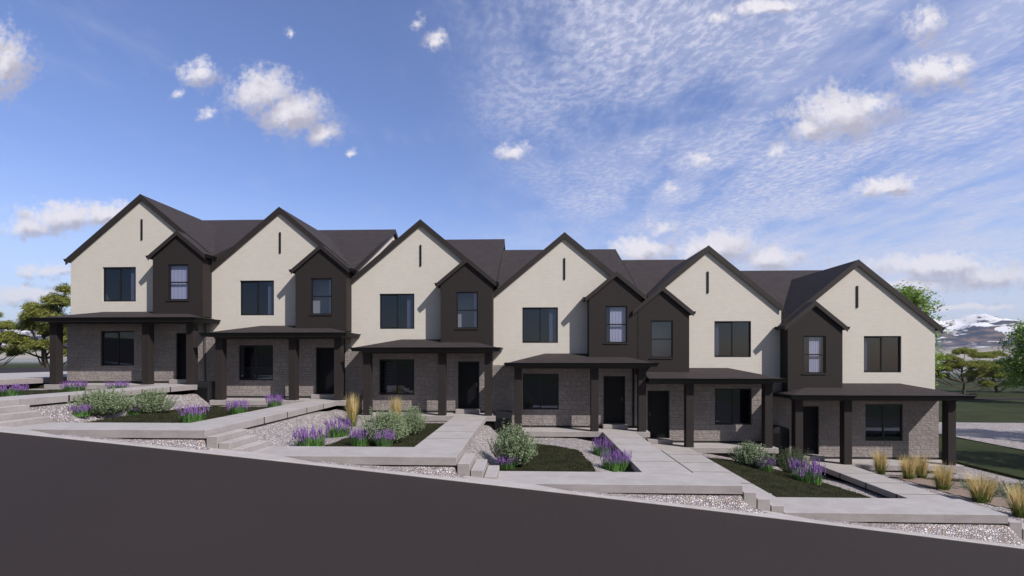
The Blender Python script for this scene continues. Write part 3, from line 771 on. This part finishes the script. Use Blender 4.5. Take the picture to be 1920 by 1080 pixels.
def reed_mesh(seed):
    rng = random.Random(seed); g = MB(); st = MB()
    for _ in range(170):
        a = rng.uniform(0, 2*pi); r = .13*math.sqrt(rng.random()); blade(g, r*cos(a), r*sin(a), -.02, a+rng.uniform(-.6, .6), rng.uniform(.05, .30), rng.uniform(.25, .6), .007, .6)
    for _ in range(260):
        a = rng.uniform(0, 2*pi); r = .13*math.sqrt(rng.random()); h = rng.uniform(.62, 1.0); ln = rng.uniform(.02, .34)*(1.15-h*.35)
        blade(st, r*cos(a), r*sin(a), .12, a+rng.uniform(-.5, .5), ln, h-.12, rng.uniform(.005, .011), .55)
    return g, st
def low_mesh(seed):
    rng = random.Random(seed); s = MB(); l = MB()
    for _ in range(150):
        a = rng.uniform(0, 2*pi); r = .5*math.sqrt(rng.random()); b = Vector((r*cos(a)*1.2, r*sin(a), 0)); tip = b+Vector((rng.gauss(0, .08), rng.gauss(0, .08), rng.uniform(.1, .4)*(1.1-r)))
        s.tube(b, tip, .003, .0015, 3)
        for k in range(12):
            p = b.lerp(tip, rng.uniform(.2, 1)); d = Vector((rng.gauss(0, 1), rng.gauss(0, 1), rng.gauss(.4, .6))).normalized(); ln = rng.uniform(.03, .06); q = d.orthogonal().normalized()*.010
            l.quad(p-q*.4, p+d*ln*.5-q, p+d*ln, p+d*ln*.5+q)
    return s, l
PROTO = {}
def proto(kind, v, meshes, names, mats):
    objs = []
    for mb, n, m_ in zip(meshes, names, mats):
        me = bpy.data.meshes.new(n); me.from_pydata(mb.v, [], mb.f); me.materials.append(M[m_]); objs.append((n, me))
    PROTO[kind, v] = objs
for v in range(3): proto('lavender', v, lav_mesh(10+v), ('foliage', 'flowers'), ('lav_green', 'lav_flower'))
for v in range(3): proto('sage_bush', v, sage_mesh(20+v), ('stems', 'foliage'), ('sage_stem', 'sage_leaf'))
for v in range(3): proto('reed_grass', v, reed_mesh(30+v), ('foliage', 'plumes'), ('reed_green', 'straw'))
proto('ground_cover_plant', 0, low_mesh(40), ('stems', 'foliage'), ('sage_stem', 'blue_leaf'))
SIZE = {'lavender': (.78, .60), 'sage_bush': (.88, .55), 'reed_grass': (.60, .88), 'ground_cover_plant': (1.2, .42)}
GRP = {'lavender': 'lavender clumps in the beds', 'sage_bush': 'grey green sage mounds in the beds', 'reed_grass': 'yellow feather reed tufts', 'ground_cover_plant': None}
CAT = {'lavender': 'lavender', 'sage_bush': 'bush', 'reed_grass': 'ornamental grass', 'ground_cover_plant': 'plant'}
cnt = {}
def plant(kind, x, y, w, h, bed, label):
    n = cnt.get(kind, 0); cnt[kind] = n+1; nv = len([k for k in PROTO if k[0] == kind])
    r = empty(kind, (x, y, BF[bed](x, y)+.01)); sw, sh = SIZE[kind]; r.scale = (w/sw, w/sw, h/sh); r.rotation_euler = (0, 0, random.uniform(-.5, .5)+ (n//nv)*1.9)
    tag(r, label, CAT[kind], GRP[kind])
    for nm, me in PROTO[kind, n % nv]:
        o = bpy.data.objects.new(nm, me); C.objects.link(o); o.parent = r
LV = [
 (-16.64, -5.89, .86, .45, 1, 'purple lavender cut by the left edge of the photo'),
 (-16.72, -3.64, .88, .45, 1, 'purple lavender just right of the leftmost porch column'),
 (-16.41, -2.08, .81, .45, 1, 'purple lavender under the lower window of the leftmost house'),
 (-9.74, -7.22, .80, .56, 2, 'lavender nearest the pavement in the second grass bed'),
 (-9.62, -5.20, .76, .53, 2, 'middle lavender of three along the walk of the second house'),
 (-9.49, -3.13, .70, .56, 2, 'lavender farthest up the walk of the second house, between two columns'),
 (-6.15, -7.50, .95, .62, 3, 'large lavender on gravel right of the second flight of steps'),
 (-6.09, -5.70, .88, .64, 3, 'lavender between the stair lavender and the left reed tuft'),
 (-4.75, -7.50, .62, .57, 3, 'left of two small lavenders at the foot of the big double sage mound'),
 (-4.05, -7.62, .66, .54, 3, 'half hidden lavender under the front of the big double sage mound'),
 (2.35, -4.83, .80, .66, 4, 'farthest of three lavenders in the gravel strip beside the wide walk'),
 (2.30, -6.95, .66, .62, 4, 'lavender at the near left end of the gravel strip beside the wide walk'),
 (2.68, -6.75, .60, .64, 4, 'lavender touching the dark edge of the wide walk'),
 (8.07, -3.82, .76, .55, 6, 'small lavender between the two sage mounds of the right lawn bed'),
 (9.19, -4.47, 1.24, .82, 6, 'largest and brightest lavender, in the middle of the right lawn bed'),
 (-.62, -7.35, .60, .42, 4, 'small lavender at the foot of the tall round sage by the third steps'),
 (-13.35, -6.95, .60, .38, 2, 'small lavender in front of the leftmost sage mound'),
 (-13.0, -5.30, .60, .42, 2, 'small lavender left of the second sage mound'),
]
for x, y, w, h, b, l in LV: plant('lavender', x, y, w, h, b, l)
SG = [
 (-13.3, -6.30, 1.65, .70, 2, 'leftmost sage mound beside the first flight of steps'),
 (-12.75, -5.01, 1.50, .70, 2, 'second sage mound from the left, beside white gravel slope'),
 (-4.17, -7.08, 1.42, .86, 3, 'big sage mound in front of the third porch, nearer one of a pair'),
 (-3.78, -5.50, 1.10, .78, 3, 'sage mound behind the big one, below the right reed tuft'),
 (-.49, -6.95, 1.52, 1.02, 4, 'tallest round sage at the foot of the steep gravel slope'),
 (7.86, -3.35, 1.60, .74, 6, 'sage mound at the back left of the right lawn bed'),
 (9.53, -2.87, 1.25, .80, 6, 'sage mound at the back right of the right lawn bed'),
]
for x, y, w, h, b, l in SG: plant('sage_bush', x, y, w, h, b, l)
YL = [
 (-6.54, -3.24, .68, 1.16, 3, 'taller reed tuft by the first column of the third porch'),
 (-5.32, -1.75, .66, 1.02, 3, 'reed tuft behind sage under the window of the third house'),
 (13.48, -1.64, .66, .90, 7, 'reed tuft farthest left in the right gravel bed, under a window'),
 (13.59, -2.90, .70, .86, 7, 'reed tuft in front of and overlapping another in the right bed'),
 (14.38, -2.47, .62, .88, 7, 'reed tuft half hidden behind its left neighbour in the right bed'),
 (13.63, -4.33, .78, .88, 7, 'reed tuft standing alone in front of the rightmost porch column'),
 (13.62, -5.73, .92, .86, 7, 'widest spreading reed tuft, left of the blue green ground cover'),
 (13.44, -7.14, .86, .84, 7, 'reed tuft cut by the right edge of the photo'),
]
for x, y, w, h, b, l in YL: plant('reed_grass', x, y, w, h, b, l)
plant('ground_cover_plant', 15.4, -4.6, 2.2, .46, 7, 'low blue green ground cover on brown mulch at the far right')
plant('ground_cover_plant', 17.1, -4.2, 1.7, .36, 7, 'low blue green plant on mulch behind the last reed tuft')

# ------------------------------------------------------------------ trees
def tuft(mb, c, r, n, rng, ln, w):
    for _ in range(n):
        d = Vector((rng.gauss(0, 1), rng.gauss(0, 1), rng.gauss(.35, .8))).normalized(); p = c+Vector((rng.gauss(0, r), rng.gauss(0, r), rng.gauss(0, r*.45)))
        q = d.cross(Vector((rng.random(), rng.random(), rng.random()))).normalized()*w
        mb.quad(p-q, p+q, p+d*ln)
def pine(x, y, z, h, tiers, label, seed):
    rng = random.Random(seed); O = (x, y, z); r = empty('pine_tree', O); tag(r, label, 'tree', 'trees around the row')
    tr = MB(O); cr = MB(O); p = Vector(O); pts = [p]
    for k in range(6):
        p = p+Vector((rng.uniform(-.25, .25)*h/6, rng.uniform(-.1, .1), h*.8/6)); pts.append(p)
    for k in range(6): tr.tube(pts[k], pts[k+1], h*.034*(1-k/7), h*.034*(1-(k+1)/7), 7)
    top = max(b+abs(a)*.25 for a, b, _, _ in tiers); wid = max(abs(a)+w*.7 for a, _, w, _ in tiers)
    extra = []
    for _ in range(11):                                   # smaller sprays filling the crown between the big pads
        dz = rng.uniform(.16, .86); lim = wid*(.55+.5*sin(pi*min(1, (1-dz)*1.15))) if dz > .3 else wid*.8
        extra.append((rng.uniform(-lim, lim), dz*(top-.06), rng.uniform(.07, .13), .05))
    for dx, dz, w, th_ in tiers+extra:
        c = Vector((x+dx*h, y+rng.uniform(-.12, .12)*h, z+dz*h)); k = min(5, int(max(0, dz-.12)*6))
        s = pts[k]; mid = (s+c)/2+Vector((0, 0, -.04*h)); tr.tube(s, mid, h*.014, h*.009, 5); tr.tube(mid, c, h*.009, h*.004, 5)
        for _ in range(int(150*w/.2)):
            a = rng.uniform(0, 2*pi); q = math.sqrt(rng.random()); q *= .75+.45*mn.noise((cos(a)*1.7, sin(a)*1.7, dz*9+seed)); e = c+Vector((cos(a)*q*w*1.12*h, sin(a)*q*w*h*.8, (1-q*q)*th_*1.5*h+rng.gauss(0, .020*h)))
            if rng.random() < .15: tr.tube(c, e, h*.004, h*.0015, 3)
            tuft(cr, e, .020*h, 22, rng, .038*h, .0050*h)
    tr.build('trunk', 'bark', r, fix=False); cr.build('crown', 'pine_needles', r, fix=False)
def broad(x, y, z, h, rad, label, seed, n=230):
    rng = random.Random(seed); O = (x, y, z); r = empty('broadleaf_tree', O); tag(r, label, 'tree', 'trees around the row')
    tr = MB(O); cr = MB(O); top = Vector((x+rng.uniform(-.3, .3), y, z+h*.85)); base = Vector(O)
    sp = [base.lerp(top, t)+Vector((rng.uniform(-.02, .02)*h, 0, 0)) for t in (0, .2, .4, .6, .8, 1)]
    for k in range(5): tr.tube(sp[k], sp[k+1], h*.026*(1-k/6), h*.026*(1-(k+1)/6), 7)
    for _ in range(n):
        t = rng.uniform(.22, 1.0); a = rng.uniform(0, 2*pi); env = rad*(.35+.65*sin(pi*min(1, max(0, (t-.1)/.95)))**.7)
        q = env*math.sqrt(rng.uniform(.1, 1)); c = base+Vector((cos(a)*q, sin(a)*q, h*t+rng.gauss(0, .03*h)))
        k = min(4, int(t*.75*5)); s = sp[k].lerp(sp[k+1], rng.random())
        if rng.random() < .35: mid = (s+c)/2+Vector((0, 0, .04*h)); tr.tube(s, mid, h*.006, h*.004, 4); tr.tube(mid, c, h*.004, h*.0015, 4)
        sz = rng.uniform(.03, .06)*h
        for _ in range(46):
            p = c+Vector((rng.gauss(0, sz), rng.gauss(0, sz), rng.gauss(0, sz*.6))); d = Vector((rng.gauss(0, 1), rng.gauss(0, 1), rng.gauss(0, .7))).normalized(); u = d.orthogonal().normalized()
            L = rng.uniform(.20, .36); cr.quad(p-u*L*.35, p+d*L*.5-u*0, p+d*L+u*.0, p+d*L*.5+u*L*.45)
    tr.build('trunk', 'bark', r, fix=False); cr.build('crown', 'broad_leaf', r, fix=False)
pine(-55.0, 32.9, -1.35, 9.3, [(.28, .93, .10, .04), (.12, .80, .16, .05), (.30, .76, .14, .05), (-.02, .62, .16, .05), (.22, .55, .20, .06), (-.22, .48, .18, .05), (.05, .42, .2, .05), (-.30, .30, .16, .05), (.30, .32, .16, .05), (-.1, .24, .14, .04), (.32, .16, .12, .04)],
     'tallest layered pine behind the leftmost porch column', 3)
pine(-63.5, 35.0, -1.35, 6.6, [(.0, .92, .22, .07), (-.3, .82, .22, .06), (.25, .72, .24, .06), (-.1, .60, .28, .06), (.3, .46, .22, .06), (-.35, .44, .2, .05), (.0, .30, .24, .05)],
     'lower pine cut by the left edge of the photo', 5)
pine(52.7, 40.8, -4.5, 5.2, [(.0, .95, .26, .07), (-.42, .80, .30, .06), (.45, .86, .28, .06), (-.7, .58, .30, .06), (-.1, .66, .34, .06), (.5, .60, .36, .06), (-.5, .40, .24, .05), (.8, .42, .26, .05)],
     'spreading low pine in front of the snowy mountain', 6)
pine(60.5, 45.0, -4.5, 5.0, [(.0, .92, .30, .07), (-.5, .70, .34, .06), (.45, .74, .3, .06), (-.1, .50, .36, .06), (.55, .46, .34, .06), (-.6, .40, .28, .05)],
     'dark pine half hidden behind the spreading low pine', 8)
pine(66.0, 43.0, -4.5, 5.4, [(.0, .90, .30, .07), (-.5, .66, .30, .06), (.45, .66, .3, .06), (-.1, .45, .34, .06)],
     'pine behind the broadleaf tree at the right edge', 18)
broad(50.0, 29.7, -4.5, 7.8, 2.5, 'green broadleaf tree with pale trunk at the right edge of the photo', 9, 210)
broad(30.6, 20.5, -4.5, 9.9, 2.05, 'bright green tree rising behind the roof of the lowest house', 11, 320)
# trees beyond the right edge that throw the dappled shade on lawn and drive
broad(25.8, -2.4, -4.5, 6.5, 2.6, 'broadleaf tree beyond the right edge shading the lawn and drive', 12, 150)
broad(32.2, 4.3, -4.5, 6.8, 2.8, 'farther broadleaf tree beyond the right edge beside the drive', 13, 150)

# ------------------------------------------------------------------ mountains
def ridge(az):
    a = math.degrees(az); h = 78+38*mn.noise((a*.09, 1.3, 0))*(1-math.exp(-((a-44)/14)**2))+10*mn.noise((a*.5, 4.1, 0))+6*mn.noise((a*1.5, 2, 0))
    h += 66*math.exp(-((a-46)/20)**2)+40*math.exp(-((a+44)/10)**2)
    return h
mb = MB(); na, nr = 420, 60
for j in range(nr+1):
    t = j/nr; R = 1500+1500*t
    for k in range(na+1):
        az = math.radians(-68+136*k/na); prof = smooth(t*1.25)**1.15 if t < .8 else 1-.7*smooth((t-.8)/.2)
        x, y = sin(az)*R, cos(az)*R-21
        rough = mn.fractal((x*.0042, y*.0042, 3.3), .9, 2.1, 6)
        mb.v.append((x, y, -6+ridge(az)*prof*(1+.16*rough)+26*rough*min(1, t*2)*prof))
for j in range(nr):
    for k in range(na): i = j*(na+1)+k; mb.f.append((i, i+1, i+na+2, i+na+1))
tag(mb.build('mountains', 'mountain', fix=False, smooth=True), kind='structure')

# ------------------------------------------------------------------ air
hm = bpy.data.materials.new('haze'); hm.use_nodes = True; ht = hm.node_tree; ht.nodes.clear()
ho = ht.nodes.new('ShaderNodeOutputMaterial'); pv = ht.nodes.new('ShaderNodeVolumePrincipled')
pv.inputs['Color'].default_value = (.80, .88, 1, 1); pv.inputs['Density'].default_value = .8e-4; pv.inputs['Anisotropy'].default_value = .2
ht.links.new(pv.outputs[0], ho.inputs['Volume']); M['haze'] = hm
hz_o = MB().box(-6500, 6500, -300, 7000, -14, 420).build('haze', 'haze'); tag(hz_o, kind='stuff')
